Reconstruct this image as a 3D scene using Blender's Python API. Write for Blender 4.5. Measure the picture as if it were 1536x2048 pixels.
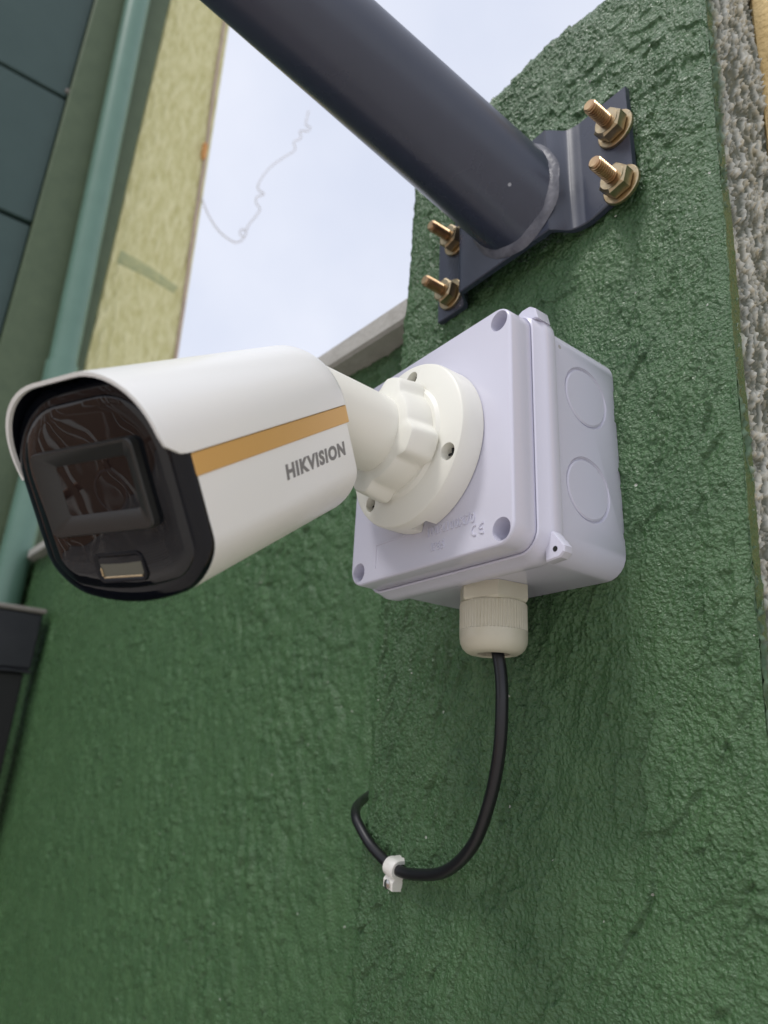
import bpy, bmesh, math
import numpy as np
from mathutils import Vector, Matrix

for o in list(bpy.data.objects): bpy.data.objects.remove(o)
scene = bpy.context.scene
COL = scene.collection

# ------------------------------------------------------------------ camera
# Solved in the "fixture frame" B (mm): x along the pillar face, y into it, z up, origin behind the box centre.
# The fixtures hang about 3 degrees out of plumb; W is the plumb world (metres).
TILT = math.radians(3.0)
ct, st = math.cos(TILT), math.sin(TILT)
MB = np.array([[ct, 0, -st], [0, 1, 0], [st, 0, ct]])
CB = np.array([200.93, -230.73, -121.09])
AZ, EL, RO, FPX = 0.93477, 0.34974, 0.04957, 1402.28
def basis(az, el, ro):
    f = np.array([-math.sin(az)*math.cos(el), math.cos(az)*math.cos(el), math.sin(el)])
    r = np.cross(f, [0, 0, 1]); r /= np.linalg.norm(r); u = np.cross(r, f)
    c, s = math.cos(ro), math.sin(ro)
    return c*r+s*u, -s*r+c*u, f
rB, uB, fB = basis(AZ, EL, RO)
def ray(p): return rB*(p[0]-768)/FPX - uB*(p[1]-1024)/FPX + fB
def pB(px, ax, val):                       # photo pixel -> point on a plane of the fixture frame (mm)
    d = ray(px); t = (val-CB[ax])/d[ax]; return CB+t*d
def pW(px, ax, val):                       # photo pixel -> point on a plumb plane (mm)
    d = MB@ray(px); c = MB@CB; t = (val-c[ax])/d[ax]; return c+t*d

cam_d = bpy.data.cameras.new('camera'); cam = bpy.data.objects.new('camera', cam_d); COL.objects.link(cam)
cam_d.sensor_fit = 'VERTICAL'; cam_d.sensor_height = 36; cam_d.sensor_width = 27
cam_d.lens = FPX/2048*36; cam_d.clip_start = 0.01; cam_d.clip_end = 3000
rW, uW, fW = MB@rB, MB@uB, MB@fB
cp = MB@CB*.001
cam.matrix_world = Matrix(((rW[0], uW[0], -fW[0], cp[0]), (rW[1], uW[1], -fW[1], cp[1]), (rW[2], uW[2], -fW[2], cp[2]), (0, 0, 0, 1)))
cam_d.dof.use_dof = True; cam_d.dof.focus_distance = 0.268; cam_d.dof.aperture_fstop = cam_d.lens/2.0
scene.camera = cam
scene.render.resolution_x = 768; scene.render.resolution_y = 1024

# ------------------------------------------------------------------ sky: bright overcast
SUN_EL, SUN_AZ = math.radians(60), math.radians(184)      # azimuth: compass from +y, clockwise
w = bpy.data.worlds.new('World'); scene.world = w; w.use_nodes = True
nt = w.node_tree; nt.nodes.clear()
def N(t, typ, **kw):
    n = t.nodes.new(typ)
    for k, v in kw.items(): setattr(n, k, v)
    return n
sky = N(nt, 'ShaderNodeTexSky', sky_type='NISHITA'); sky.sun_disc = False
sky.sun_elevation = SUN_EL; sky.sun_rotation = SUN_AZ; sky.dust_density = 2.0
tc = N(nt, 'ShaderNodeTexCoord')
nz = N(nt, 'ShaderNodeTexNoise'); nz.inputs['Scale'].default_value = 1.6; nz.inputs['Detail'].default_value = 5; nz.inputs['Roughness'].default_value = .5
nt.links.new(tc.outputs['Generated'], nz.inputs['Vector'])
rp = N(nt, 'ShaderNodeValToRGB')
rp.color_ramp.elements[0].position = .35; rp.color_ramp.elements[0].color = (6.6, 7.0, 8.2, 1)
rp.color_ramp.elements[1].position = .68; rp.color_ramp.elements[1].color = (9.0, 9.1, 9.7, 1)
nt.links.new(nz.outputs['Fac'], rp.inputs['Fac'])
mx = N(nt, 'ShaderNodeMix', data_type='RGBA'); mx.inputs['Factor'].default_value = .86
nt.links.new(sky.outputs['Color'], mx.inputs['A']); nt.links.new(rp.outputs['Color'], mx.inputs['B'])
bg = N(nt, 'ShaderNodeBackground'); bg.inputs['Strength'].default_value = .1
nt.links.new(mx.outputs['Result'], bg.inputs['Color'])
wo = N(nt, 'ShaderNodeOutputWorld'); nt.links.new(bg.outputs['Background'], wo.inputs['Surface'])

sl = bpy.data.lights.new('sun', 'SUN'); sl.energy = 1.5; sl.angle = math.radians(14); sl.color = (1, .97, .93)
so = bpy.data.objects.new('sun', sl); COL.objects.link(so)
sd = Vector((math.sin(SUN_AZ)*math.cos(SUN_EL), math.cos(SUN_AZ)*math.cos(SUN_EL), math.sin(SUN_EL)))
so.rotation_euler = sd.to_track_quat('Z', 'Y').to_euler(); so.location = (0, -2, 4)

scene.view_settings.view_transform = 'Standard'; scene.view_settings.look = 'None'
scene.view_settings.exposure = 0.30; scene.view_settings.gamma = 1
scene.render.engine = 'CYCLES'

# ------------------------------------------------------------------ helpers
def tag(o, label, cat, group=None):
    o['label'] = label; o['category'] = cat
    if group: o['group'] = group
    return o
class Frame:
    def __init__(s, R, o): s.R = np.array(R, float); s.o = np.array(o, float)
    def __call__(s, v): return (np.asarray(v, float)@s.R.T+s.o)
FW = Frame(np.eye(3), (0, 0, 0))           # plumb, mm
FB = Frame(MB, (0, 0, 0))                  # fixtures, mm
def thing(name, org, label, cat, group=None, fr=FB):
    o = bpy.data.objects.new(name, None); COL.objects.link(o); o.empty_display_size = .02
    o.location = fr([org])[0]*.001
    return tag(o, label, cat, group)
def mesh_obj(name, v, f, mat, parent=None, fr=FB, sharp=35, org=None):
    P = fr(v)*.001
    if parent is not None:
        base = np.zeros(3); q = parent
        while q is not None: base += np.array(q.location); q = q.parent
    elif org is not None: base = fr([org])[0]*.001
    else: base = np.zeros(3)
    P = P-base
    m = bpy.data.meshes.new(name); m.from_pydata(P.tolist(), [], [list(map(int, a)) for a in f]); m.update()
    bm = bmesh.new(); bm.from_mesh(m); bmesh.ops.remove_doubles(bm, verts=bm.verts, dist=1e-7)
    bmesh.ops.recalc_face_normals(bm, faces=bm.faces); bm.to_mesh(m); bm.free()
    m.polygons.foreach_set('use_smooth', [True]*len(m.polygons)); m.set_sharp_from_angle(angle=math.radians(sharp))
    m.materials.append(mat)
    o = bpy.data.objects.new(name, m); COL.objects.link(o)
    if parent is not None: o.parent = parent
    elif org is not None: o.location = base
    return o
def grid_obj(name, P, mat, parent=None, fr=FW, flip=False):     # P: (rows, cols, 3) mm
    R, Cn = P.shape[:2]; V = fr(P.reshape(-1, 3))*.001
    base = np.array(parent.location) if parent is not None else np.zeros(3)
    V = (V-base).astype(np.float32)
    i = np.arange(R*Cn).reshape(R, Cn)
    q = np.stack([i[:-1, :-1], i[:-1, 1:], i[1:, 1:], i[1:, :-1]], -1).reshape(-1, 4)
    if flip: q = q[:, ::-1]
    m = bpy.data.meshes.new(name); m.vertices.add(len(V)); m.vertices.foreach_set('co', V.ravel())
    m.loops.add(q.size); m.loops.foreach_set('vertex_index', q.ravel().astype(np.int32))
    m.polygons.add(len(q)); m.polygons.foreach_set('loop_start', (np.arange(len(q))*4).astype(np.int32))
    m.polygons.foreach_set('use_smooth', np.ones(len(q), bool)); m.update(calc_edges=True); m.validate()
    m.materials.append(mat)
    o = bpy.data.objects.new(name, m); COL.objects.link(o)
    if parent is not None: o.parent = parent
    return o
def loft(rings, cap0=True, cap1=True, closed=True):
    n = len(rings[0]); v = [p for r in rings for p in r]; f = []
    for a in range(len(rings)-1):
        for i in range(n if closed else n-1):
            j = (i+1) % n
            f.append((a*n+i, a*n+j, (a+1)*n+j, (a+1)*n+i))
    if cap0: f.append(tuple(range(n))[::-1])
    if cap1: f.append(tuple(range((len(rings)-1)*n, len(rings)*n)))
    return v, f
def join(*vf):
    V, Fc = [], []
    for v, f in vf:
        k = len(V); V += [tuple(p) for p in v]; Fc += [tuple(i+k for i in a) for a in f]
    return V, Fc
def box(x0, x1, y0, y1, z0, z1, b=0):
    if b <= 0:
        v = [(x, y, z) for x in (x0, x1) for y in (y0, y1) for z in (z0, z1)]
        return v, [(0, 1, 3, 2), (4, 6, 7, 5), (0, 4, 5, 1), (2, 3, 7, 6), (0, 2, 6, 4), (1, 5, 7, 3)]
    def ring(z, i):
        a, c, d, e = x0+i, x1-i, y0+i, y1-i
        return [(a+b, d, z), (c-b, d, z), (c, d+b, z), (c, e-b, z), (c-b, e, z), (a+b, e, z), (a, e-b, z), (a, d+b, z)]
    return loft([ring(z0, b), ring(z0+b, 0), ring(z1-b, 0), ring(z1, b)])
def rrect(hx, hz, r, y, n=6, cx=0, cz=0):      # rounded rectangle in the xz plane
    pts = []
    for (sx, sz, a0) in ((1, 1, 0), (-1, 1, 90), (-1, -1, 180), (1, -1, 270)):
        for k in range(n+1):
            a = math.radians(a0+90*k/n)
            pts.append((cx+sx*(hx-r)+r*math.cos(a), y, cz+sz*(hz-r)+r*math.sin(a)))
    return pts
def lathe(prof, n=48, ax='y', c=(0, 0, 0), caps=True, a0=0):     # prof: (radius, position along axis)
    rings = []
    for r, h in prof:
        ring = []
        for k in range(n):
            a = a0+2*math.pi*k/n; p, q = r*math.cos(a), r*math.sin(a)
            ring.append((c[0]+p, c[1]+h, c[2]+q) if ax == 'y' else (c[0]+p, c[1]+q, c[2]+h))
        rings.append(ring)
    return loft(rings, caps, caps)
def catmull(P, k=8):
    P = [np.array(p, float) for p in P]; P = [2*P[0]-P[1]]+P+[2*P[-1]-P[-2]]; out = []
    for i in range(1, len(P)-2):
        a, b, c, d = P[i-1:i+3]
        for t in np.arange(k)/k:
            out.append(.5*((2*b)+(-a+c)*t+(2*a-5*b+4*c-d)*t*t+(-a+3*b-3*c+d)*t**3))
    out.append(P[-2]); return out
def tube(P, r, n=14, caps=True):
    P = [np.array(p, float) for p in P]; rings = []; nrm = None
    for i, p in enumerate(P):
        t = P[min(i+1, len(P)-1)]-P[max(i-1, 0)]; t /= np.linalg.norm(t)
        if nrm is None:
            nrm = np.cross(t, [0, 1, 0] if abs(t[1]) < .9 else [1, 0, 0])
        nrm = nrm-t*(nrm@t); nrm /= np.linalg.norm(nrm); b = np.cross(t, nrm)
        rr = r[i] if hasattr(r, '__len__') else r
        rings.append([tuple(p+rr*(math.cos(a)*nrm+math.sin(a)*b)) for a in 2*math.pi*np.arange(n)/n])
    return loft(rings, caps, caps)
def boolean(o, cutters):
    for v, f in cutters:
        c = mesh_obj('cutter', v, f, o.data.materials[0], None)
        m = o.modifiers.new('b', 'BOOLEAN'); m.operation = 'DIFFERENCE'; m.solver = 'EXACT'; m.object = c
        # the cutter is in world metres; the part has a parent offset resolved by its matrix
        bpy.context.view_layer.update()
        dg = bpy.context.evaluated_depsgraph_get()
        nm = bpy.data.meshes.new_from_object(o.evaluated_get(dg)); o.modifiers.clear()
        old = o.data; o.data = nm; nm.name = old.name; bpy.data.meshes.remove(old); bpy.data.objects.remove(c)
    o.data.polygons.foreach_set('use_smooth', [True]*len(o.data.polygons)); o.data.set_sharp_from_angle(angle=math.radians(30))
def text_mesh(s, size, depth, shear=0, bold=0, sx=1, spacing=1):
    cu = bpy.data.curves.new('t', 'FONT'); cu.body = s; cu.size = size; cu.extrude = depth; cu.shear = shear; cu.offset = bold
    cu.align_x = 'LEFT'; cu.resolution_u = 3; cu.space_character = spacing
    o = bpy.data.objects.new('t', cu); COL.objects.link(o); bpy.context.view_layer.update()
    m = bpy.data.meshes.new_from_object(o.evaluated_get(bpy.context.evaluated_depsgraph_get()))
    v = [(p.co.x*sx, p.co.y, p.co.z) for p in m.vertices]; f = [tuple(p.vertices) for p in m.polygons]
    bpy.data.objects.remove(o); bpy.data.curves.remove(cu); bpy.data.meshes.remove(m)
    return np.array(v), f

# ---- numpy noise
def hsh(ix, iy, s):
    n = (ix.astype(np.int64)*374761393+iy.astype(np.int64)*668265263+s*1274126177) & 0xffffffff
    n = ((n ^ (n >> 13))*1274126177) & 0xffffffff
    n = ((n ^ (n >> 16))*2246822519) & 0xffffffff
    return ((n ^ (n >> 15)) & 0xffffff)/float(0xffffff)
def vn(x, y, s=0):
    ix, iy = np.floor(x), np.floor(y); fx, fy = x-ix, y-iy
    fx = fx*fx*fx*(fx*(fx*6-15)+10); fy = fy*fy*fy*(fy*(fy*6-15)+10)
    a, b, c, d = hsh(ix, iy, s), hsh(ix+1, iy, s), hsh(ix, iy+1, s), hsh(ix+1, iy+1, s)
    return (a*(1-fx)+b*fx)*(1-fy)+(c*(1-fx)+d*fx)*fy
def fbm(x, y, s=0, o=4, g=.5):
    t = 0; a = 1; k = 0
    for i in range(o): t = t+a*(vn(x*2**i, y*2**i, s+i*17)-.5); k += a; a *= g
    return t/k*2
def facets(x, y, s, slope):
    """overlapping trowelled scales: nearest jittered cell, each a small tilted plate"""
    ix, iy = np.floor(x), np.floor(y); best = np.full(x.shape, 1e9); h = np.zeros(x.shape); sec = np.full(x.shape, 1e9)
    for a in (-1, 0, 1):
        for b in (-1, 0, 1):
            cx, cy = ix+a, iy+b
            dx = x-cx-hsh(cx, cy, s); dy = y-cy-hsh(cx, cy, s+1); d = dx*dx+dy*dy
            th = hsh(cx, cy, s+2)*6.283; hh = hsh(cx, cy, s+3)*.6+(dx*np.cos(th)+dy*np.sin(th))*slope*(.4+hsh(cx, cy, s+4))
            m = d < best; sec = np.where(m, best, np.minimum(sec, d)); h = np.where(m, hh, h); best = np.where(m, d, best)
    return h, np.sqrt(sec)-np.sqrt(best)
def render_height(u, v, s=0, drag=1.0):
    """painted hand-thrown render, mm; u along the wall, v up: overlapping trowelled flakes, drag lines, sand grain"""
    wx = u+2.6*fbm(u/15, v/18, s+5, 3)+.5*fbm(u/3.5, v/3.5, s+55, 2); wy = v+2.6*fbm(u/15, v/18, s+9, 3)+.5*fbm(u/3.5, v/3.5, s+59, 2)
    low = np.clip(.5-(v-40)/260+.5*fbm(u/50, v/50, s+33, 2), 0, 1)*drag          # long drag marks lower down, scallops higher up
    a, e = facets((wx+.30*wy)/7.5, wy/23, s+20, .9)
    a2, e2 = facets(wx/9.0, wy/8.0, s+24, 1.0)
    b, _ = facets((wx+.2*wy)/4.4, wy/7.5, s+40, .9)
    c, _ = facets(wx/1.9+7, wy/2.3, s+60, .8)
    amp = .6+.7*np.clip(.5+1.2*fbm(u/38, v/60, s+70, 2), 0, 1)
    h = 1.25*(a*low+a2*(1-low))+.50*b+.42*c
    lip = np.exp(-(e/.07)**2)*low*.30+np.exp(-(e2/.09)**2)*(1-low)*.25
    return 1.15*amp*(h+lip*(fbm(u/17, v/17, s+91, 2) > -.15))+.5*fbm(u/34, v/40, s+100, 2)+.40*fbm(u/1.4, v/1.5, s+110, 2)
def smooth(h, k=1):
    for _ in range(k):
        p = np.pad(h, 1, mode='edge')
        h = (4*p[1:-1, 1:-1]+p[:-2, 1:-1]+p[2:, 1:-1]+p[1:-1, :-2]+p[1:-1, 2:])/8
    return h

# ------------------------------------------------------------------ materials
def mat(name, col, rough=.5, metal=0, spec=.5, var=None, vscale=60, bump=0, bscale=800, coat=0, rvar=0, fleck=None, stretch=(1, 1, 1), bdist=.001, detail=4):
    m = bpy.data.materials.new(name); m.use_nodes = True; t = m.node_tree; p = t.nodes['Principled BSDF']
    p.inputs['Base Color'].default_value = (*col, 1); p.inputs['Roughness'].default_value = rough
    p.inputs['Metallic'].default_value = metal; p.inputs['Specular IOR Level'].default_value = spec
    p.inputs['Coat Weight'].default_value = coat; p.inputs['Coat Roughness'].default_value = .05
    tcn = N(t, 'ShaderNodeTexCoord'); mp = N(t, 'ShaderNodeMapping'); mp.inputs['Scale'].default_value = stretch
    t.links.new(tcn.outputs['Object'], mp.inputs['Vector'])
    last = None
    if var is not None:
        n = N(t, 'ShaderNodeTexNoise'); n.inputs['Scale'].default_value = vscale; n.inputs['Detail'].default_value = 6; n.inputs['Roughness'].default_value = .6
        t.links.new(mp.outputs['Vector'], n.inputs['Vector'])
        r = N(t, 'ShaderNodeValToRGB'); r.color_ramp.elements[0].position = .3; r.color_ramp.elements[1].position = .72
        r.color_ramp.elements[0].color = (*col, 1); r.color_ramp.elements[1].color = (*var, 1)
        t.links.new(n.outputs['Fac'], r.inputs['Fac']); last = r.outputs['Color']
    if fleck is not None:
        fc, fs, th = fleck
        vo = N(t, 'ShaderNodeTexVoronoi'); vo.inputs['Scale'].default_value = fs; t.links.new(mp.outputs['Vector'], vo.inputs['Vector'])
        sep = N(t, 'ShaderNodeSeparateColor'); t.links.new(vo.outputs['Color'], sep.inputs['Color'])
        g = N(t, 'ShaderNodeMath', operation='GREATER_THAN'); g.inputs[1].default_value = th; t.links.new(sep.outputs['Red'], g.inputs[0])
        l = N(t, 'ShaderNodeMath', operation='LESS_THAN'); l.inputs[1].default_value = .28; t.links.new(vo.outputs['Distance'], l.inputs[0])
        mu = N(t, 'ShaderNodeMath', operation='MULTIPLY'); t.links.new(g.outputs[0], mu.inputs[0]); t.links.new(l.outputs[0], mu.inputs[1])
        mxx = N(t, 'ShaderNodeMix', data_type='RGBA'); t.links.new(mu.outputs[0], mxx.inputs['Factor'])
        if last is not None: t.links.new(last, mxx.inputs['A'])
        else: mxx.inputs['A'].default_value = (*col, 1)
        mxx.inputs['B'].default_value = (*fc, 1); last = mxx.outputs['Result']
    if last is not None: t.links.new(last, p.inputs['Base Color'])
    if rvar:
        n3 = N(t, 'ShaderNodeTexNoise'); n3.inputs['Scale'].default_value = vscale*1.7; n3.inputs['Detail'].default_value = 5
        t.links.new(mp.outputs['Vector'], n3.inputs['Vector'])
        mr = N(t, 'ShaderNodeMapRange'); mr.inputs['To Min'].default_value = rough-rvar; mr.inputs['To Max'].default_value = rough+rvar
        mr.inputs['From Min'].default_value = .3; mr.inputs['From Max'].default_value = .7
        t.links.new(n3.outputs['Fac'], mr.inputs['Value']); t.links.new(mr.outputs['Result'], p.inputs['Roughness'])
    if bump:
        n2 = N(t, 'ShaderNodeTexNoise'); n2.inputs['Scale'].default_value = bscale; n2.inputs['Detail'].default_value = detail
        t.links.new(mp.outputs['Vector'], n2.inputs['Vector'])
        b = N(t, 'ShaderNodeBump'); b.inputs['Strength'].default_value = bump; b.inputs['Distance'].default_value = bdist
        t.links.new(n2.outputs['Fac'], b.inputs['Height']); t.links.new(b.outputs['Normal'], p.inputs['Normal'])
    return m
M = {}
M['green'] = mat('green_render_paint', (.050, .113, .045), .27, var=(.071, .147, .060), vscale=45, bump=1.0, bscale=680, bdist=.0017, rvar=.07, fleck=((.5, .52, .46), 420, .996))
M['green_wall'] = M['green']
M['rough'] = mat('bare_grey_render', (.36, .37, .33), .8, var=(.56, .56, .51), vscale=160, bump=.7, bscale=500, bdist=.001)
M['yellow'] = mat('yellow_render', (.60, .44, .20), .85, var=(.68, .52, .26), vscale=50, bump=.8, bscale=330, bdist=.002)
M['lime'] = mat('lime_yellow_render', (.55, .52, .23), .8, var=(.78, .75, .44), vscale=60, bump=1, bscale=60, bdist=.012, stretch=(1, 1, .35))
M['streak'] = mat('dull_green_streak', (.34, .38, .21), .8, var=(.50, .50, .25), vscale=50, bump=.6, bscale=90, bdist=.004)
M['olive'] = mat('olive_green_paint', (.070, .105, .052), .55, var=(.092, .130, .066), vscale=20, bump=.4, bscale=120, bdist=.003)
M['pipe_green'] = mat('green_pipe_plastic', (.115, .215, .165), .38, var=(.135, .245, .19), vscale=12)
M['panel'] = mat('dark_teal_panel_paint', (.028, .060, .052), .45, var=(.036, .072, .062), vscale=8, bump=.15, bscale=60, bdist=.003)
M['coping'] = mat('grey_concrete_coping', (.36, .35, .32), .8, var=(.46, .45, .42), vscale=60, bump=.5, bscale=200, bdist=.002)
M['pvc'] = mat('lavender_white_plastic', (.62, .615, .715), .20, spec=.5, fleck=((.42, .40, .40), 260, .9975))
M['pvc_hole'] = M['pvc']
M['cream'] = mat('cream_plastic', (.80, .79, .715), .42)
M['shell'] = mat('pearl_white_painted_shell', (.80, .80, .775), .34, coat=.1)
M['gold'] = mat('gold_stripe', (.66, .39, .13), .34, metal=.2)
M['gloss'] = mat('black_gloss_bezel', (.003, .004, .007), .08, spec=.3)
M['glass'] = mat('black_front_glass', (.003, .004, .006), .02, spec=.5, bump=.20, bscale=42, bdist=.004, detail=1)
M['glass'].node_tree.nodes['Principled BSDF'].inputs['IOR'].default_value = 1.52
M['bezel'] = mat('black_gloss_rim', (.003, .004, .007), .05, spec=.3)
M['frame'] = mat('satin_black_frame', (.022, .023, .022), .3, spec=.45)
M['lens'] = mat('dark_lens_glass', (.012, .012, .016), .15, spec=.5)
M['lamp'] = mat('lamp_window_glass', (.11, .11, .085), .15, spec=.5)
M['timber'] = mat('brown_timber', (.40, .22, .13), .6, var=(.54, .32, .20), vscale=5, stretch=(1, 1, .1))
M['brass'] = mat('gilt_reflector', (.72, .56, .34), .12, metal=1)
M['ink'] = mat('grey_print', (.20, .195, .19), .5)
M['gland'] = mat('ivory_grey_nylon', (.54, .51, .40), .36, var=(.58, .55, .44), vscale=90)
M['black_rubber'] = mat('black_cable_sheath', (.008, .008, .010), .36)
M['dark'] = mat('dark_gap', (.006, .006, .006), .8)
M['clip'] = mat('white_clip_plastic', (.82, .80, .74), .35)
M['steel'] = mat('bright_screw_steel', (.55, .54, .51), .25, metal=1)
M['zinc'] = mat('yellow_zinc', (.40, .30, .17), .36, metal=1, var=(.52, .44, .30), vscale=220, rvar=.1)
M['zinc_stud'] = mat('yellow_zinc_stud', (.46, .28, .17), .36, metal=1, var=(.60, .45, .26), vscale=260)
M['arm'] = mat('blue_black_powder_coat', (.030, .036, .058), .30, spec=.6, var=(.038, .045, .070), vscale=18, bump=.05, bscale=500, bdist=.0004, rvar=.06, fleck=((.30, .31, .34), 300, .9975))
M['weld'] = mat('grey_weld_bead', (.07, .072, .09), .45, var=(.16, .16, .18), vscale=120, bump=.5, bscale=350, bdist=.001)
M['rust'] = mat('faded_pink_grey_cable', (.42, .33, .28), .7, var=(.52, .40, .32), vscale=25)
M['orange'] = mat('orange_joint', (.62, .30, .09), .5)
M['wire'] = mat('pale_grey_wire', (.75, .75, .78), .6)
M['black_post'] = mat('black_painted_steel', (.008, .008, .009), .5)
M['box_grey'] = mat('dark_grey_metal', (.018, .019, .025), .4, var=(.028, .029, .035), vscale=40)
M['pale_rim'] = mat('dusty_pale_rim', (.24, .22, .20), .8)
# bare render coloured by relief: pale on the crests, darker between them
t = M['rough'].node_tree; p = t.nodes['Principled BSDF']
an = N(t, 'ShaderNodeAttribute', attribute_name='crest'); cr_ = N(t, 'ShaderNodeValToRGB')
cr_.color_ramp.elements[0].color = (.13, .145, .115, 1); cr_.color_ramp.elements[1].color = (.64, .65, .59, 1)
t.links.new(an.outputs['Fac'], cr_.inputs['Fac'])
an2 = N(t, 'ShaderNodeAttribute', attribute_name='overpaint'); mo = N(t, 'ShaderNodeMix', data_type='RGBA'); mo.inputs['B'].default_value = (.07, .135, .075, 1)
t.links.new(an2.outputs['Fac'], mo.inputs['Factor']); t.links.new(cr_.outputs['Color'], mo.inputs['A']); t.links.new(mo.outputs['Result'], p.inputs['Base Color'])
# ground: brown clay pavers
gm = mat('brown_clay_paving', (.17, .115, .08), .8); M['ground'] = gm
t = gm.node_tree; p = t.nodes['Principled BSDF']
bk = N(t, 'ShaderNodeTexBrick'); bk.inputs['Scale'].default_value = 4.5; bk.inputs['Color1'].default_value = (.50, .455, .405, 1); bk.inputs['Color2'].default_value = (.40, .355, .305, 1); bk.inputs['Mortar'].default_value = (.58, .53, .48, 1); bk.inputs['Mortar Size'].default_value = .03
tcn = N(t, 'ShaderNodeTexCoord'); t.links.new(tcn.outputs['Object'], bk.inputs['Vector']); t.links.new(bk.outputs['Color'], p.inputs['Base Color'])

# ------------------------------------------------------------------ ground
GZ = -2300.
def plane(name, x0, x1, y0, y1, z, m):
    o = mesh_obj(name, [(x0, y0, z), (x1, y0, z), (x1, y1, z), (x0, y1, z)], [(0, 1, 2, 3)], m, None, FW); o['kind'] = 'structure'; return o
plane('ground', -400000, 400000, -400000, 400000, GZ, M['ground'])

# ------------------------------------------------------------------ pillar with hand-thrown green render
PX0, PX1, PTOP, PDEP = -110., 98., 272., 200.
pil = thing('wall_pillar', ((PX0+PX1)/2, PDEP/2, GZ), 'dark green rough-rendered pillar carrying the camera box and the steel arm', 'pillar', fr=FW)
v, f = box(PX0+9, PX1-6, 9, PDEP, GZ, PTOP-5); mesh_obj('core', v, f, M['green'], pil, FW)
CR = 7.0
def pillar_path():
    xs = np.arange(PX1, PX0+CR, -.56); P = [(PX1-.7, y, 1., 0.) for y in (6., 4.5, 3., 2., 1.2)]+[(PX1-.3, .4, .7, -.7)]+[(x, 0., 0., -1.) for x in xs]
    for a in np.linspace(0, math.pi/2, 15): P.append((PX0+CR-CR*math.sin(a), CR-CR*math.cos(a), -math.sin(a), -math.cos(a)))
    for y in list(np.arange(CR+.8, 40, .9))+list(np.arange(40, PDEP, 8)): P.append((PX0, y, -1., 0.))
    return np.array(P)
pp = pillar_path()
zs = np.concatenate([np.linspace(GZ, -520, 14), np.linspace(-500, -360, 80)[:-1], np.arange(-360, PTOP-11, .58)])
ul = np.concatenate([[0], np.cumsum(np.hypot(np.diff(pp[:, 0]), np.diff(pp[:, 1])))])
TR = 11.
th = np.linspace(0, math.pi/2, 20)
zz = np.concatenate([zs, PTOP-TR+TR*np.sin(th), np.full(4, PTOP)])
ins = np.concatenate([np.zeros(len(zs)), TR*(1-np.cos(th)), TR+np.array([4., 10, 18, 28])])
nzv = np.concatenate([np.zeros(len(zs)), np.sin(th), np.ones(4)])
vl = np.concatenate([zs, PTOP-TR+TR*th, PTOP+TR*.57+np.array([4., 10, 18, 28])])
U, Vv = np.meshgrid(ul, vl)
H = render_height(U, Vv, 3)
bead = np.clip((PX1-pp[:, 0]-1)/5, .3, 1)[None, :]; bead = np.where((pp[None, :, 1] > 0) & (pp[None, :, 0] < 0), 1, bead)
H = H*bead
H += .9*fbm(U/60, Vv/60, 771, 2)
H += np.where(pp[None, :, 1] > 0, 0, np.exp(-((PX1-pp[None, :, 0])/2.2)**2)*1.2*fbm(U/9, Vv/14, 775, 3))
lump = 1.6*fbm(U/22, Vv/22, 881, 3)*np.exp(-((Vv-PTOP)/16)**2)
H = H+lump
# the top edge is worn away towards the free left corner
drop = (14*np.clip((60-pp[:, 0])/170, 0, 1)**3)[None, :]*np.clip((zz-PTOP+60)/60, 0, 1)[:, None]
cn = np.sqrt(1-nzv**2)[:, None]
Pg = np.zeros(U.shape+(3,))
Pg[..., 0] = pp[None, :, 0]-(ins[:, None])*pp[None, :, 2]+H*cn*pp[None, :, 2]
Pg[..., 1] = pp[None, :, 1]-(ins[:, None])*pp[None, :, 3]+H*cn*pp[None, :, 3]
Pg[..., 2] = zz[:, None]+H*nzv[:, None]-drop
grid_obj('green_render', Pg, M['green'], pil, FW, flip=True)
# bare rough render on the pillar's right return
ys = np.arange(-.6, 56, .5); zr = np.concatenate([np.linspace(GZ, -420, 12), np.arange(-400, PTOP-2, .85)])
Yg, Zg = np.meshgrid(ys, zr)
wy = Yg+2.5*fbm(Yg/7, Zg/7, 301, 3); wz = Zg+3*fbm(Yg/7, Zg/9, 305, 3)
rid = 1-np.abs(fbm(wy/5.0, wz/7.5, 311, 2)); rid2 = 1-np.abs(fbm(wy/2.4, wz/3.4, 321, 2))
web = .62*rid**5+.48*rid2**5
Hr = 3.1*web+2.2*fbm(Yg/22, Zg/40, 331, 3)-1.9
Hr = Hr*np.clip((Yg+.6)/1.6, .25, 1)
Pr = np.stack([PX1+.2+Hr*1.2-1.5*np.clip(Yg/10, 0, 1), Yg, Zg], -1)
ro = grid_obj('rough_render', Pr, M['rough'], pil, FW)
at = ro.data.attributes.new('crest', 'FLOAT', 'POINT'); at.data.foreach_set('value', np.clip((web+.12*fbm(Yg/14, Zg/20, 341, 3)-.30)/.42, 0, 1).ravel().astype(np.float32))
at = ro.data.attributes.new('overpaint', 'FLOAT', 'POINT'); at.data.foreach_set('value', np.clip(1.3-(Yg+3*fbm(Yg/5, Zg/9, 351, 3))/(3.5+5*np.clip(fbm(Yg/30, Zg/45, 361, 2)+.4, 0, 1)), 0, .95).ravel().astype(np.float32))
ro['label'] = 'bare pale grey rough render on the right side of the pillar'

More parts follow.
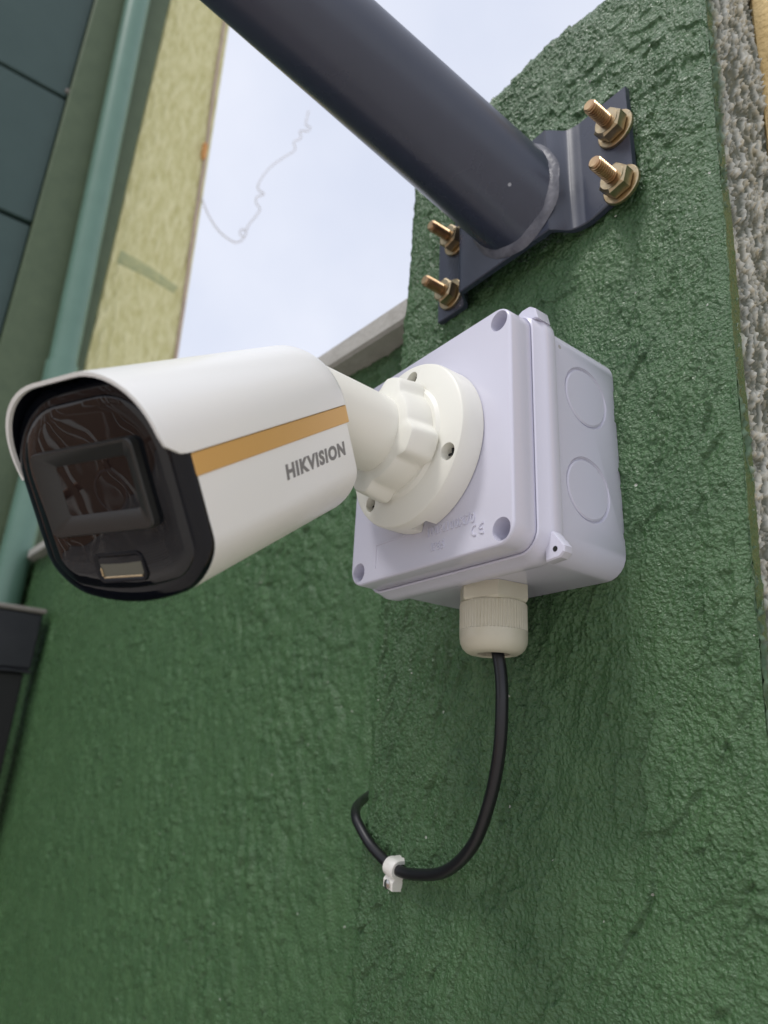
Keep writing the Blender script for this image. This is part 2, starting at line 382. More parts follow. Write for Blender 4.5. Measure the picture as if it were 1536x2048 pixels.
# ------------------------------------------------------------------ lower boundary wall with coping
HX = -1600.                                     # face of the house at the left end
WY = 62.
bw = thing('boundary_wall', (-700, 110, GZ), 'lower dark green boundary wall running back from the pillar, under a grey coping', 'wall', fr=FW)
ZC = 186.; CS = .015
gx = [PX0+25]; stp = 1.5
while gx[-1] > HX-20: gx.append(gx[-1]-stp); stp = min(stp*1.004, 4)
gx = np.array(gx); gz = np.concatenate([np.linspace(GZ, -900, 10), np.linspace(-880, -620, 40), np.arange(-612, ZC+2, 1.45)])
Ug, Vg = np.meshgrid(gx, gz)
Hw = render_height(Ug*.6, Vg*.6, 77, .7)*1.7+1.5*fbm(Ug/110, Vg/110, 78, 2)
grid_obj('green_render', np.stack([Ug, WY-Hw, Vg+np.clip((Vg+600)/800, 0, 1)*CS*(-110-Ug)], -1), M['green_wall'], bw, FW, flip=True)
v, f = box(HX-20, PX0+25, WY+4, 150, GZ, ZC+4); mesh_obj('core', v, f, M['green_wall'], bw, FW)
v, f = box(HX+45, PX0+.5, WY-22, 172, ZC, ZC+21, 2.5); v = [(p[0], p[1], p[2]+CS*(-110-p[0])) for p in v]; mesh_obj('coping', v, f, M['coping'], bw, FW)

# ------------------------------------------------------------------ yellow wall to the right of the pillar
yw = thing('yellow_wall', (170, 125, GZ), 'warm yellow rendered wall at the upper right corner behind the pillar', 'wall', fr=FW)
v, f = box(PX1-4, 240, 50, 200, GZ, 520, 3); mesh_obj('wall', v, f, M['yellow'], yw, FW)

# ------------------------------------------------------------------ house at the far left
def hy(px): return pW(px, 0, HX)[1]
def hz(px): return pW(px, 0, HX)[2]
yP = (hy((185, 0))+hy((75, 440)))/2; yG = (hy((330, 0))+hy((180, 745)))/2; yE = (hy((460, 60))+hy((355, 720)))/2
HT = 3400.
hs = thing('house_corner', (HX-150, 0, GZ), 'house corner at upper left with dark panels, green pier and lime yellow strip', 'building', fr=FW)
v, f = box(HX-140, HX, yP, yG, GZ, HT, 4); mesh_obj('pier', v, f, M['olive'], hs, FW)
ea, eb = pW((458, 60), 0, HX-14), pW((356, 720), 0, HX-14); ek = (ea[1]-eb[1])/(ea[2]-eb[2])
v, f = box(HX-150, HX-14, yG+.5, yE, GZ, HT, 5); v = [(p[0], p[1] if p[1] < yE-20 else p[1]-yE+eb[1]+ek*(p[2]-eb[2]), p[2]) for p in v]; lw = mesh_obj('lime_wall', v, f, M['lime'], hs, FW)
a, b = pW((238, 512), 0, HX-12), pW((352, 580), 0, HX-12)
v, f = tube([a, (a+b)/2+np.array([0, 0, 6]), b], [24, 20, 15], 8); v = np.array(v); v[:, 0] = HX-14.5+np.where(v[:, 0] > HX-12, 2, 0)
mesh_obj('wall_streak', v, f, M['streak'], lw, FW)  # duller green streak laid flat across the lime wall
s1, s2 = hz((130, 180)), hz((75, 440)); ph = s1-s2; zb = s2-ph*5
v, f = box(HX-120, HX-52, -1500, yP+.3, GZ, HT); mesh_obj('back_panel', v, f, M['dark'], hs, FW)
for k in range(10):
    z0 = zb+k*ph
    if z0 < HT: v, f = box(HX-51.5, HX-30+2*(k % 2), -1500, yP-1, z0+5, min(z0+ph-5, HT), 3); mesh_obj('panel', v, f, M['panel'], hs, FW)
c = pW((136, 182), 0, HX-26); v, f = lathe([(0.1, 0), (7, 0), (7, 4), (3, 6), (.1, 6)], 12, 'z'); v = [(HX-29+p[2], c[1]+p[0], c[2]+p[1]) for p in v]
mesh_obj('panel_screw', v, f, M['pale_rim'], hs, FW)

dp = thing('downpipe', (HX+40, pW((60, 900), 0, HX+40)[1], GZ), 'green plastic downpipe running up the house pier at the left edge', 'pipe', fr=FW)
p0 = pW((276, 0), 0, HX+40); p1 = pW((122, 742), 0, HX+40); dv = (p0-p1)/np.linalg.norm(p0-p1)
pt = p1+dv*(3000-p1[2])/dv[2]; p2 = pW((8, 1200), 0, HX+40)
v, f = tube([pt, p1], 33, 24); mesh_obj('pipe', v, f, M['pipe_green'], dp, FW)
v, f = tube([p1+dv*16, p1-dv*50], 38, 24); mesh_obj('socket', v, f, M['pipe_green'], dp, FW)
v, f = tube([p1-dv*40, p2-np.array([0, 0, 300])], 34, 24); mesh_obj('lower_pipe', v, f, M['pipe_green'], dp, FW)
for zk in (1500, 560):
    c = p1+dv*(zk-p1[2])/dv[2]; v, f = box(HX-1, HX+34, c[1]-38, c[1]+38, zk-9, zk+9, 2)
    if zk > 1600: mesh_obj('strap', v, f, M['pipe_green'], dp, FW)

BXX = -1330.
bx = thing('hopper_box', (BXX+60, 0, 0), 'dark grey metal box with pale rim below the green downpipe, at the left edge', 'box', fr=FW)
q0, q1 = pW((84, 1228), 0, BXX+92), pW((62, 1340), 0, BXX+92)
v, f = box(BXX+2, BXX+92, q1[1]-150, q1[1], q1[2], q0[2], 3); mesh_obj('body', v, f, M['box_grey'], bx, FW)
v, f = box(BXX+1, BXX+97, q1[1]-155, q1[1]+5, q0[2]+.5, q0[2]+9, 2); mesh_obj('rim', v, f, M['pale_rim'], bx, FW)
v, f = box(BXX+1, BXX+95, q1[1]-153, q1[1]+2, q1[2]-7, q1[2]-.5, 2); mesh_obj('base_rim', v, f, M['box_grey'], bx, FW)
v, f = box(BXX+4, BXX+80, q1[1]-150, q1[1]-8, GZ, q1[2]-8, 2)
tag(mesh_obj('gate_post', v, f, M['black_post'], None, FW, org=(BXX+40, q1[1]-80, GZ)), 'black painted post standing under the dark grey box at the left edge', 'post')

wc = thing('wall_cable', (HX, yE, GZ), 'faded pinkish cable clipped up the right edge of the lime yellow strip', 'cable', fr=FW)
pa, pb = pW((449, 60), 0, HX-9), pW((354, 720), 0, HX-9); dv2 = (pa-pb)/np.linalg.norm(pa-pb)
P = [pb+dv2*t+np.array([0, -5+1.2*math.sin(t*.011)+.8*math.sin(t*.05), 0]) for t in np.linspace(-800, 2300, 120)]
v, f = tube(P, 5, 8); mesh_obj('sheath', v, f, M['rust'], wc, FW)
c = pW((409, 300), 0, HX-4); v, f = tube([c-dv2*34, c-dv2*22, c+dv2*6, c+dv2*8, c+dv2*16, c+dv2*26], [5, 8, 9, 6, 9.5, 5], 10); mesh_obj('joint', v, f, M['orange'], wc, FW)
wp = [(404, 398), (418, 432), (440, 464), (468, 484), (484, 480), (492, 466), (484, 458), (480, 468), (490, 472), (496, 452), (512, 432), (520, 418), (512, 405), (514, 394), (528, 388), (516, 378), (520, 362), (540, 335), (570, 313), (590, 300), (588, 284), (602, 276), (600, 262), (616, 262), (620, 254), (612, 250), (614, 236), (617, 222)]
P = catmull([pW(q, 0, HX-12+90*k/len(wp)) for k, q in enumerate(wp)], 4)
tag(mesh_obj('loose_wire', *tube(P, 2.6, 6), M['wire'], None, FW, org=tuple(P[0])), 'thin pale curled wire sticking out of the lime yellow wall against the sky', 'wire')

# ------------------------------------------------------------------ steel arm on its hat-shaped plate
ZP0, ZP1, XL, XR = 123., 186., -61., 69.5
arm = thing('steel_arm', (6, 0, 155), 'thick blue-black steel tube arm welded to a bent plate bolted on the pillar', 'arm')
prof = [(XL, -2), (-44, -2), (-38, -3.2), (-33, -10.8), (-27, -12), (24, -12), (30, -11.2), (36, -4), (42, -2.2), (47, -2), (XR, -2)]
pc = catmull([(x, y, 0) for x, y in prof], 5)
T = 3.2
def pz(x, top):
    if top: return ZP1
    return ZP0+(6 if x > 66 else 0)*(x-66)/3.5+(0 if x < 46 else (x-46)*.2)
rings = []
for p in pc: rings.append([(p[0], p[1]-T, pz(p[0], 0)+.5), (p[0], p[1]-T+.5, pz(p[0], 0)), (p[0], p[1], pz(p[0], 0)), (p[0], p[1], ZP1), (p[0], p[1]-T+.5, ZP1), (p[0], p[1]-T, ZP1-.5)])
v, f = loft(rings); mesh_obj('plate', v, f, M['arm'], arm, sharp=40)
Bp = np.array([8., -14., 155.]); Ap = CB+ray((570, 0))*347.; ad = (Ap-Bp)/np.linalg.norm(Ap-Bp)
PR = 26.1
# tube cut parallel to the plate at its foot
e1 = np.cross(ad, [0, 0, 1.]); e1 /= np.linalg.norm(e1); e2 = np.cross(e1, ad)
def foot(r, yoff):
    out = []
    for k in range(64):
        a = 2*math.pi*k/64; p = Bp+r*(math.cos(a)*e1+math.sin(a)*e2); t = (-15.2+yoff-p[1])/ad[1]; out.append(tuple(p+t*ad))
    return out
end = [tuple(np.array(p)+ad*620) for p in [tuple(Bp+PR*(math.cos(2*math.pi*k/64)*e1+math.sin(2*math.pi*k/64)*e2)) for k in range(64)]]
v, f = loft([foot(PR, 0), end]); mesh_obj('tube', v, f, M['arm'], arm, sharp=50)
rng = np.random.default_rng(4)
fr_ = [foot(PR+d, -o) for d, o in ((2.6, 0.0), (2.3, .9), (1.2, 1.9), (.2, 2.9), (-.5, 3.2))]
fr_ = [[(p[0], p[1], p[2]) for p in r] for r in fr_]
v, f = loft(fr_, False, False); v = [(p[0]+.4*math.sin(i*1.1), p[1]+.45*math.sin(i*.73)*math.sin(i*.21), p[2]+.4*math.cos(i*.9)) for i, p in enumerate(v)]
mesh_obj('weld_bead', v, f, M['weld'], arm, sharp=60)

# anchor bolts: washer, hex nut, threaded stud
def bolt_parts(c, par, first=None):
    y0 = -2-T
    L = 17.5
    if first is None:
        v, f = lathe([(3.4, y0), (9.2, y0), (9.3, y0-.4), (9.2, y0-1.5), (8.8, y0-1.8), (3.4, y0-1.8)], 32, 'y', c, False); mesh_obj('washer', v, f, M['zinc'], par)
        r = []
        for rad, h in ((6.9, 0), (7.5, .5), (7.5, 5.3), (6.4, 6.2)):
            r.append([(c[0]+rad*(1 if rad > 7 else .95)*math.cos(math.radians(60*k+12)), y0-1.9-h, c[2]+rad*math.sin(math.radians(60*k+12))) for k in range(6)])
        hexn = loft(r); ch = lathe([(5.9, y0-7.9), (5.9, y0-8.3), (3.2, y0-8.3)], 24, 'y', c, False)
        mesh_obj('nut', *join(hexn, ch), M['zinc'], par, sharp=30)
        prof = [(2.9, y0+1)]; y = y0-7.5
        while y > y0-1.8-L: prof += [(3.2, y), (3.2, y-.3), (2.45, y-.65), (2.45, y-.9)]; y -= 1.3
        prof += [(2.9, y), (2.3, y-.6), (.05, y-.6)]
        # helical lead: shear the rings by angle
        v, f = lathe(prof, 20, 'y', c); n = 20
        v = [(p[0], p[1]-(i % n)/n*0.0, p[2]) for i, p in enumerate(v)]
        mesh_obj('stud', v, f, M['zinc_stud'], par, sharp=25)
    else:
        for ch in first.children:
            o = ch.copy(); COL.objects.link(o); o.parent = par
spots = [((1231, 259), 'upper gold zinc anchor bolt on the right wing of the arm plate'), ((1243, 370), 'lower gold zinc anchor bolt on the right wing of the arm plate'),
         ((912.5, 482), 'upper gold zinc anchor bolt left of the tube on the arm plate'), ((902, 589.5), 'lower gold zinc anchor bolt on the left wing of the arm plate')]
first = None
for k, (px, lab) in enumerate(spots):
    c = pB(px, 1, -6.); c = np.array([c[0], 0, c[2]])
    th_ = thing('anchor_bolt', tuple(c), lab, 'bolt', 'anchor bolts of the arm plate')
    bolt_parts(c, th_, first)
    if first is None: first = th_
    else:
        th_.rotation_euler = (0, 0, 0)

# ------------------------------------------------------------------ junction box
jb = thing('junction_box', (0, 0, 0), 'square lavender-white plastic junction box on the pillar behind the camera', 'junction box')
B_ = 48.6
v, f = loft([rrect(B_-.8, B_-.8, 9, 0.4), rrect(B_, B_, 9.5, -1), rrect(B_+.3, B_+.3, 9.5, -41)])
base = mesh_obj('base', v, f, M['pvc'], jb)
KO = [(-20.5, 22.0), (-22.2, -18.2)]
cuts = []
for (ky, kz) in KO:
    ring = []
    n = 48
    def circ(r, x): return [(x, ky+r*math.cos(2*math.pi*k/n), kz+r*math.sin(2*math.pi*k/n)) for k in range(n)]
    cuts.append(loft([circ(13.3, B_+2), circ(13.3, B_-.1), circ(12.7, B_-.9)]))
boolean(base, cuts)
for (ky, kz) in KO:
    def circ(r, x): return [(x, ky+r*math.cos(2*math.pi*k/48), kz+r*math.sin(2*math.pi*k/48)) for k in range(48)]
    v, f = loft([circ(12.2, B_-2), circ(12.2, B_-.35), circ(11.6, B_+.12), circ(11.2, B_+.12)])
    mesh_obj('knockout', v, f, M['pvc'], jb)
v, f = loft([rrect(B_-2, B_-2, 9, -40.6), rrect(B_+2.0, B_+2.0, 10.5, -40.8), rrect(B_+2.4, B_+2.4, 10.7, -41.6), rrect(B_+2.4, B_+2.4, 10.7, -46.6), rrect(B_+1.9, B_+1.9, 10.3, -47.4), rrect(B_+.7, B_+.7, 8.8, -52.0), rrect(B_+.1, B_+.1, 8.4, -52.3), rrect(B_-1.2, B_-1.2, 7.6, -51.2), rrect(B_-3, B_-3, 7, -51.2)])
mesh_obj('rim_flange', v, f, M['pvc'], jb)
D = 63.2
R0_ = 7.5
ringsl = [rrect(B_-2, B_-2, R0_, -51.0), rrect(B_-.9, B_-.9, R0_, -51.2), rrect(B_-.4, B_-.4, R0_+.4, -52.4), rrect(B_-.6, B_-.6, R0_, -D+.9)]
for a in (25, 50, 70, 90):
    q = math.radians(a); ringsl.append(rrect(B_-.6-.9*(1-math.cos(q)), B_-.6-.9*(1-math.cos(q)), R0_-.6*(1-math.cos(q)), -D+.9-.9*math.sin(q)))
v, f = loft(ringsl); lid = mesh_obj('lid', v, f, M['pvc'], jb)
HD = 42.2
cuts = []
for sx in (-1, 1):
    for sz in (-1, 1):
        cuts.append(lathe([(3.9, -D+9), (4.3, -D-1)], 32, 'y', (sx*HD, 0, sz*HD)))
cuts.append(loft([rrect(30, 7.2, 1.5, -D+.45, 4, 0, -37.0), rrect(30.5, 7.7, 1.8, -D-.5, 4, 0, -37.0)]))
boolean(lid, cuts[:4])
# shallow name field moulded as a fine raised line, and moulded lettering
def bar(x0, z0, x1, z1, w=.55, h=.3):
    d = np.array([x1-x0, z1-z0]); d = d/np.linalg.norm(d)*w/2; n_ = np.array([-d[1], d[0]])
    q = [(x0-n_[0], z0-n_[1]), (x1-n_[0], z1-n_[1]), (x1+n_[0], z1+n_[1]), (x0+n_[0], z0+n_[1])]
    return loft([[(a, -D+.2, b) for a, b in q], [(a, -D-h, b) for a, b in q]])
parts = [bar(-30, -32.3, -4, -32.3), bar(-30, -42.2, -30, -32.3)]
mesh_obj('label_field', *join(*parts), M['pvc'], lid)
def lid_text(s, x, z, size):
    tv, tf = text_mesh(s, size, .40, 0, .03, .92, 1.05)
    vv = [(x+p[0], -D-.02-p[2], z+p[1]) for p in tv]; mesh_obj('moulded_lettering', vv, tf, M['pvc'], lid, sharp=30)
lid_text('100X100X70', 2.5, -36.3, 5.2); lid_text('IP65', 5.5, -42.6, 4.6); 
def arcbar(cx, cz, r, a0, a1, n=10):
    A = [math.radians(a0+(a1-a0)*k/n) for k in range(n+1)]
    return [bar(cx+r*math.cos(A[k]), cz+r*math.sin(A[k]), cx+r*math.cos(A[k+1]), cz+r*math.sin(A[k+1]), .62, .36) for k in range(n)]
mesh_obj('moulded_mark', *join(*(arcbar(29.6, -39.6, 1.9, 80, 280)+arcbar(33.4, -39.6, 1.9, 80, 280)+[bar(31.6, -39.6, 33.3, -39.6, .62, .36)])), M['pvc'], lid)
# sealing lugs: upper right and lower right
for (lx, lz, sg) in ((B_+.4, -46.5, -1), (B_-4.5, B_+1.0, 1)):
    if sg < 0: poly = [(lx-1.5, lz+5.5), (lx+2.2, lz+5.2), (lx+6.8, lz-.8), (lx+6.6, lz-3.0), (lx+4.6, lz-4.6), (lx-1.5, lz-5.2)]
    else: poly = [(lx-5, lz-2), (lx-4.4, lz+1.6), (lx-1.5, lz+3.0), (lx+2.6, lz+3.0), (lx+5, lz+1.0), (lx+6.2, lz-4)]
    cx_ = sum(a for a, b in poly)/6; cz_ = sum(b for a, b in poly)/6
    def rg(y, k): return [(cx_+(a-cx_)*k, y, cz_+(b-cz_)*k) for a, b in poly]
    y1 = -47.2 if sg < 0 else -50.5
    v, f = loft([rg(-42.3, .93), rg(-42.9, 1), rg(y1+.6, 1), rg(y1, .9)]); lg = mesh_obj('sealing_lug', v, f, M['pvc'], jb, sharp=28)
    if sg < 0:
        v, f = lathe([(1.0, y1+.1), (1.0, y1-.12)], 14, 'y', (lx+3.0, 0, lz-1.4)); mesh_obj('wire_hole', v, f, M['dark'], lg)

# ------------------------------------------------------------------ cable gland
gc = (1.0, -25.0, 0)
gl = thing('cable_gland', (1.0, -25.0, -48.6), 'ivory ribbed cable gland screwed into the underside of the junction box', 'cable gland')
r = []
for rad, h in ((13.0, -47), (14.3, -48.4), (14.9, -49), (14.9, -55.0), (14.2, -56.0)):
    r.append([(gc[0]+rad*math.cos(math.radians(60*k+22)), gc[1]+rad*math.sin(math.radians(60*k+22)), h) for k in range(6)])
mesh_obj('hex_collar', *loft(r), M['gland'], gl, sharp=25)
def ribbed(h, r0, d, n=240):
    return [(gc[0]+(r0+d*(1 if (k % 4) in (0, 1) else -1))*math.cos(2*math.pi*k/n), gc[1]+(r0+d*(1 if (k % 4) in (0, 1) else -1))*math.sin(2*math.pi*k/n), h) for k in range(n)]
rr = [ribbed(-55.6, 12.6, 0), ribbed(-56.2, 13.4, .1), ribbed(-56.8, 13.5, .22), ribbed(-67.2, 13.5, .22), ribbed(-67.6, 13.75, 0), ribbed(-70.2, 13.7, 0)]
for a in (20, 40, 60, 75, 90): rr.append(ribbed(-70.2-6.3*math.sin(math.radians(a)), 13.7-5.2*(1-math.cos(math.radians(a))), 0))
rr += [ribbed(-76.6, 7.6, 0), ribbed(-76.2, 6.5, .15), ribbed(-70, 6.3, .3)]
mesh_obj('dome_cap', *loft(rr, True, True), M['gland'], gl, sharp=22)
v, f = lathe([(6.25, -73.5), (6.25, -72.9)], 40, 'z', (gc[0], gc[1], 0)); mesh_obj('seal', v, f, M['dark'], gl)

# ------------------------------------------------------------------ cable and clip
cpx = [((1001, 1340), -25.5), ((1004, 1400), -26.5), ((999, 1500), -25.5), ((980, 1600), -21), ((946, 1690), -14.5), ((892, 1742), -8.5), ((832, 1749), -5.6), ((790, 1737), -5), ((746, 1696), -4.8), ((719, 1652), -4.2), ((711, 1630), -2), ((713, 1614), 6), ((722, 1603), 18), ((736, 1592), 34), ((752, 1580), 50), ((768, 1570), 68)]
P = [(2.5, -25.3, -62.), (2.8, -25.4, -72.)]+[tuple(pB(a, 1, y)) for a, y in cpx]
tag(mesh_obj('cable', *tube(catmull(P, 8), 2.5, 16), M['black_rubber'], None, FB, org=P[0]), 'black cable hanging from the gland and looping left round the pillar edge', 'cable')
cc = pB((788, 1736), 1, -4.8)
cl = thing('cable_clip', (cc[0], 0, cc[2]), 'small white plastic nail clip holding the black cable to the pillar', 'cable clip')
# C-shaped saddle, arch in the plane across the cable
dcl = pB((746, 1696), 1, -4.8)-pB((832, 1749), 1, -5.4); dcl[1] = 0; dcl /= np.linalg.norm(dcl); ncl = np.array([-dcl[2], 0, dcl[0]])
if ncl[2] < 0: ncl = -ncl
def clip_ring(s, k=1):
    pts = []
    out = [(-4.2, 0.3), (-4.2, -2.5)]+[(4.3*math.sin(math.radians(a))*1.0, -4.8-4.3*math.cos(math.radians(a))) for a in range(-75, 100, 15)]+[(4.3, -3), (4.6, .3)]
    inn = [(2.75, .3), (2.7, -4.4)]+[(2.65*math.sin(math.radians(a)), -4.8-2.65*math.cos(math.radians(a))) for a in range(80, -95, -15)]+[(-2.7, .3)]
    for a, y in out+inn: p = cc+dcl*s+ncl*a*k; pts.append((p[0], y*k if y < 0 else y, p[2]))
    return pts
sad = loft([clip_ring(-3.6, .96), clip_ring(-3.2), clip_ring(3.2), clip_ring(3.6, .96)])
def blk(s):
    return [tuple(cc*np.array([1, 0, 1])+dcl*s+ncl*a+np.array([0, y, 0])) for a, y in ((-4.0, .3), (-4.0, -6.2), (-5.5, -7.2), (-9.0, -6.6), (-9.4, .3))]
mesh_obj('saddle', *join(sad, loft([blk(-3.5), blk(3.5)])), M['clip'], cl, sharp=40)
nc = cc+ncl*-7.0
v, f = lathe([(1.0, 0), (1.0, -6.8), (2.0, -7.0), (2.1, -7.6), (1.2, -8.0), (.05, -8.0)], 14, 'y', (nc[0], 0, nc[2])); mesh_obj('nail', v, f, M['steel'], cl)

# ------------------------------------------------------------------ security camera
sc = thing('security_camera', (0, -D, 0), 'white bullet security camera with black glass front and gold stripe, mounted on the box lid', 'security camera')
DY = -D-.15; DC = (0, 0, .8)
# mounting disc with a notch at its foot
prof = [(20, 0), (33.9, 0), (34.4, -.4), (34.4, -9.6), (34.0, -10.7), (33.2, -11.2), (23.5, -12.2), (22.2, -13.4), (20, -13.6)]
n = 96; rings = []
for rad, h in prof:
    ring = []
    for k in range(n):
        a = 2*math.pi*k/n; dg = (math.degrees(a)+180) % 360-180
        rr_ = rad
        if rad > 30 and h > -5.5 and abs(dg+82) < 6.5: rr_ = 27.5
        ring.append((DC[0]+rr_*math.cos(a), DY+h-(0.0), DC[2]+rr_*math.sin(a)))
    rings.append(ring)
# duplicate ring so that the notch has a clean roof
rings.insert(3, [(p[0], DY-5.2, p[2]) for p in rings[2]]); rings.insert(4, [(p[0], DY-5.6, p[2]) for p in rings[4]])
disc = mesh_obj('mounting_disc', *loft(rings), M['cream'], sc, sharp=32)
scr = [(27.0, -11.5), (4.5, 28.4), (-19.5, -19.5)]
boolean(disc, [lathe([(3.3, DY-5), (3.5, DY-14)], 28, 'y', (sx, 0, sz)) for sx, sz in scr])
for sx, sz in scr:
    hd = lathe([(3.1, DY-4.9), (3.1, DY-7.6), (2.4, DY-8.6), (.05, DY-9.0)], 20, 'y', (sx, 0, sz))
    sw = mesh_obj('screw', *hd, M['steel'], disc)
    v, f = join(box(sx-2.2, sx+2.2, DY-7.7, DY-7.0, sz-.35, sz+.35), box(sx-.35, sx+.35, DY-7.75, DY-7.0, sz-2.2, sz+2.2))
    mesh_obj('screw_slot', [(p[0], p[1]-1.45, p[2]) for p in v], f, M['dark'], disc)
# lobed locking ring
def lob(a):
    best = 180
    for c in (-24, 66, 156, -114): best = min(best, abs((math.degrees(a)-c+180) % 360-180))
    t_ = min(max((best-9)/15, 0), 1); t_ = t_*t_*(3-2*t_)
    return 1-t_
def lobring(rv, rl, y):
    return [(DC[0]+(rv+(rl-rv)*lob(2*math.pi*k/144))*math.cos(2*math.pi*k/144), y, DC[2]+(rv+(rl-rv)*lob(2*math.pi*k/144))*math.sin(2*math.pi*k/144)) for k in range(144)]
yk = DY-13.0
mesh_obj('locking_ring', *loft([lobring(18.5, 20, yk), lobring(20.6, 24.6, yk-.3), lobring(20.8, 24.9, yk-1.2), lobring(19.6, 23.6, yk-10.6), lobring(19.0, 22.9, yk-11.6), lobring(18.0, 21.6, yk-12.0), lobring(14.5, 14.5, yk-12.6)]), M['cream'], sc, sharp=30)
v, f = lathe([(21.3, DY-12.0), (21.3, yk-.2)], 72, 'y', DC); mesh_obj('ring_seat', v, f, M['cream'], sc)
v, f = lathe([(15.2, yk-11.5), (15.3, yk-14), (16.4, -112), (17.0, -124), (17.0, -131), (12, -140)], 64, 'y', DC); mesh_obj('neck', v, f, M['cream'], sc, sharp=40)

# body frame: X to the striped side, Y up, Z towards the lens
RBm = np.array([[.90553, .26945, .32774], [.42290, -.51091, -.74841], [-.03421, .81631, -.57660]])
OB = np.array([-6.56, -126.83, -10.31])
FC = Frame(MB@RBm, MB@OB)
def sect(i, z, hx=30.4, top=29.2, bot=-31.0, rt=22.5, rb=13, n=10, slant=None):
    """rounded section inset by i"""
    pts = []
    for sx, sy, a0, r, c in ((1, 1, 0, rt, top), (-1, 1, 90, rt, top), (-1, -1, 180, rb, bot), (1, -1, 270, rb, bot)):
        for k in range(n+1):
            a = math.radians(a0+90*k/n); rr_ = max(r-i, .5)
            pts.append((sx*(hx-r)+rr_*math.cos(a)-(0), (c-sy*r)+rr_*math.sin(a), z))
    m = 3*(n+1); a_, b_ = pts[m-1], pts[m]                       # fill the flat of the bottom so that it can bow
    pts = pts[:m]+[(a_[0]+(b_[0]-a_[0])*k/8, a_[1], z) for k in range(1, 8)]+pts[m:]
    return [(x, y+(7.0*(x/30.)**2*min(1, (-y/31))**1.5 if y < 0 else 0), z_) for x, y, z_ in pts]
fil = [(3*(1-math.sin(math.radians(a))), 3-3*math.cos(math.radians(a))) for a in (0, 22, 45, 67, 90)]
rings = [sect(8, .0)]+[sect(i, z) for i, z in fil]+[sect(0, 20), sect(0, 50), sect(0, 79.5)]
mesh_obj('body_shell', *loft(rings), M['shell'], sc, FC, sharp=40)
# sun hood: open shell over the upper half
def arc(hx, top, r, ylow, n=14):
    pts = [(hx, ylow), (hx, ylow+(top-r-ylow)*.5)]
    for k in range(n+1): a = math.radians(90*k/n); pts.append((hx-r+r*math.cos(a), top-r+r*math.sin(a)))
    pts += [((hx-r)*t_, top) for t_ in (.5, 0, -.5)]
    for k in range(n+1): a = math.radians(90+90*k/n); pts.append((-hx+r+r*math.cos(a), top-r+r*math.sin(a)))
    pts += [(-hx, ylow+(top-r-ylow)*.5), (-hx, ylow)]
    return pts
YL = 6.6
oa = arc(31.0, 30.6, 23.5, YL); ia = arc(29.8, 29.4, 22.4, YL+.1)
def zf(y, x=0):
    t_ = min(max((x+31)/62, 0), 1); h_ = max(0, y-YL)
    return 80.4+(.4+5.0*min(1, h_/24))*(1-t_)+(.6+7.4*min(1, h_/3.5)**.5)*t_
rows = []
for ins_, t_ in ((3.0, 0), (1.6, .002), (.5, .012), (0, .035)): rows.append([(x*(1-ins_/31), YL+(y-YL)*(1-ins_/24), -.5+t_*(zf(y, x)+.5)) for x, y in oa])
for t_ in (.1, .3, .5, .7, .85, .95, .99): rows.append([(x, y, -.5+t_*(zf(y, x)+.5)) for x, y in oa])
rows.append([(x*.998, YL+(y-YL)*.997, zf(y, x)) for x, y in oa]); rows.append([(x*1.005, YL+(y-YL)*1.005, zf(y, x)) for x, y in ia]); rows.append([(x, y, zf(y, x)-.8) for x, y in ia])
rows.append([(x, y, 78.5) for x, y in ia])
mesh_obj('sun_hood', *loft(rows, False, False, False), M['shell'], sc, FC, sharp=50)
v, f = loft([[(x*.999, y-.02, 79), (x*.999, y-.02, zf(y, x)-1.0)] for x, y in ia], False, False, False)
hl = mesh_obj('hood_lining', v, f, M['gloss'], sc, FC)
# gold stripe on both sides
for sx in (1, -1):
    st_ = [(sx*30.2, .4, 2.6), (sx*30.2, 6.4, 2.6), (sx*30.2, 6.4, 80.3), (sx*30.2, .4, 80.3)]
    v, f = box(min(sx*29.8, sx*30.72), max(sx*29.8, sx*30.72), .5, 6.4, .9, 79.9, .25); mesh_obj('gold_stripe', v, f, M['gold'], sc, FC)
# lettering on the striped side
tv, tf = text_mesh('HIKVISION', 5.4, .05, .12, .24, .9, 1.14)
x0, x1 = tv[:, 0].min(), tv[:, 0].max(); k = 36.5/(x1-x0)
vv = [(30.46+p[2], -9.2+p[1]*1.08, 43.6-(p[0]-x0)*k) for p in tv]
mesh_obj('lettering', vv, tf, M['ink'], sc, FC, sharp=20)
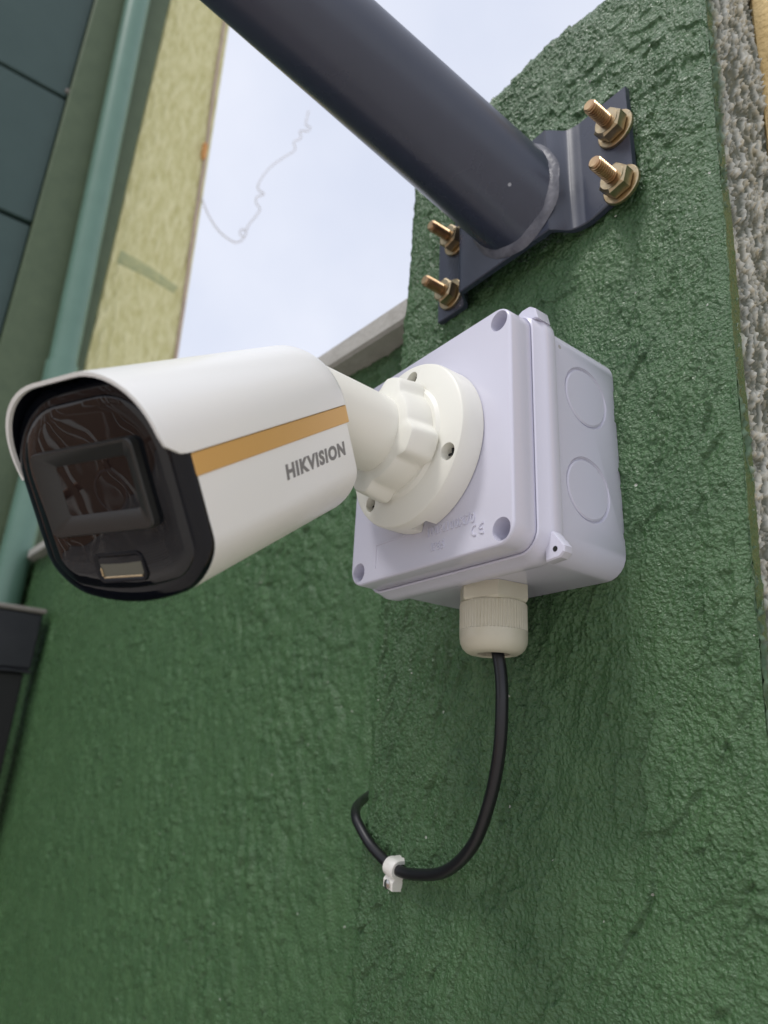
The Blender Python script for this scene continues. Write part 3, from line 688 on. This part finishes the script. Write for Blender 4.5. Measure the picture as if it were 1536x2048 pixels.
# black front
fr2 = [sect(0.2, 79.4), sect(.0, 79.9), sect(.15, 80.5), sect(.7, 81.1), sect(1.8, 81.6), sect(3.4, 82.0), sect(4.9, 82.2)]
bz = mesh_obj('front_bezel', *loft(fr2), M['bezel'], sc, FC, sharp=60)
gr = [sect(4.7, 81.9), sect(4.9, 82.35), sect(5.4, 82.6), sect(9, 82.85), sect(13, 83.0), sect(20, 83.05)]
mesh_obj('front_glass', *loft(gr), M['glass'], bz, FC, sharp=60)
def rr2(x0, x1, y0, y1, r, z, n=5):
    pts = []
    for (cx, cy, a0) in ((x1-r, y1-r, 0), (x0+r, y1-r, 90), (x0+r, y0+r, 180), (x1-r, y0+r, 270)):
        for k in range(n+1): a = math.radians(a0+90*k/n); pts.append((cx+r*math.cos(a), cy+r*math.sin(a), z))
    return pts
wf = [rr2(-19.8, 18.0, -10.2, 13.4, 2.2, 82.0), rr2(-19.6, 17.8, -10.0, 13.2, 2.2, 84.9), rr2(-19.3, 17.5, -9.7, 12.9, 2, 85.3), rr2(-18.7, 16.9, -9.1, 12.3, 1.8, 85.3), rr2(-13.0, 13.2, -4.8, 8.9, 1.0, 83.4), rr2(-12.8, 13.0, -4.6, 8.7, .9, 83.1)]
wfo = mesh_obj('window_frame', *loft(wf, True, False), M['frame'], bz, FC, sharp=25)
v, f = loft([rr2(-13.9, 13.9, -6.5, 9.0, 1, 82.9), rr2(-13.9, 13.9, -6.5, 9.0, 1, 83.3)]); pane = mesh_obj('lens_window', v, f, M['glass'], bz, FC)
v, f = lathe([(5.6, 83.28), (5.6, 83.36), (5.2, 83.36), (5.2, 83.28)], 40, 'z', (4.5, .6, 0), False); mesh_obj('lens', v, f, M['lens'], bz, FC, sharp=20)
lf = [rr2(-9.6, 8.9, -24.2, -15.6, 2.2, 82.5), rr2(-9.4, 8.7, -24, -15.8, 2.2, 83.4), rr2(-8.6, 7.9, -23.2, -16.6, 1.6, 83.4), rr2(-7.6, 7.2, -22.4, -17.2, 1, 82.9)]
mesh_obj('lamp_frame', *loft(lf, True, False), M['gloss'], bz, FC, sharp=25)
v, f = loft([rr2(-8.0, 7.6, -22.8, -16.8, 1, 82.85), rr2(-8.0, 7.6, -22.8, -16.8, 1, 82.98)]); lp = mesh_obj('lamp_window', v, f, M['lamp'], bz, FC)
v, f = join(box(-7.4, 6.8, -22.8, -22.3, 83.0, 83.4, .1), box(-7.8, -7.4, -22.2, -19.8, 83.0, 83.4, .1)); mesh_obj('reflector_edge', v, f, M['brass'], bz, FC)

# ------------------------------------------------------------------ timber screen across the yard (mirrored in the black glass and the lid)
ts = thing('timber_screen', (-2300, -3600, GZ), 'brown timber board screen across the yard, mirrored in the black camera glass', 'fence', fr=FW)
rg_ = np.random.default_rng(11); xx = -4300.
first_b = None
while xx < -500:
    wd = 90+60*rg_.random(); gap = 12+60*rg_.random()
    v, f = box(xx, xx+wd, -3625+40*rg_.random(), -3590, GZ, -300+120*rg_.random(), 4)
    mesh_obj('board', v, f, M['timber'], ts, FW); xx += wd+gap
for zr_ in (-2000, -900):
    v, f = box(-4350, -420, -3680, -3640, zr_, zr_+90, 3); mesh_obj('rail', v, f, M['timber'], ts, FW)
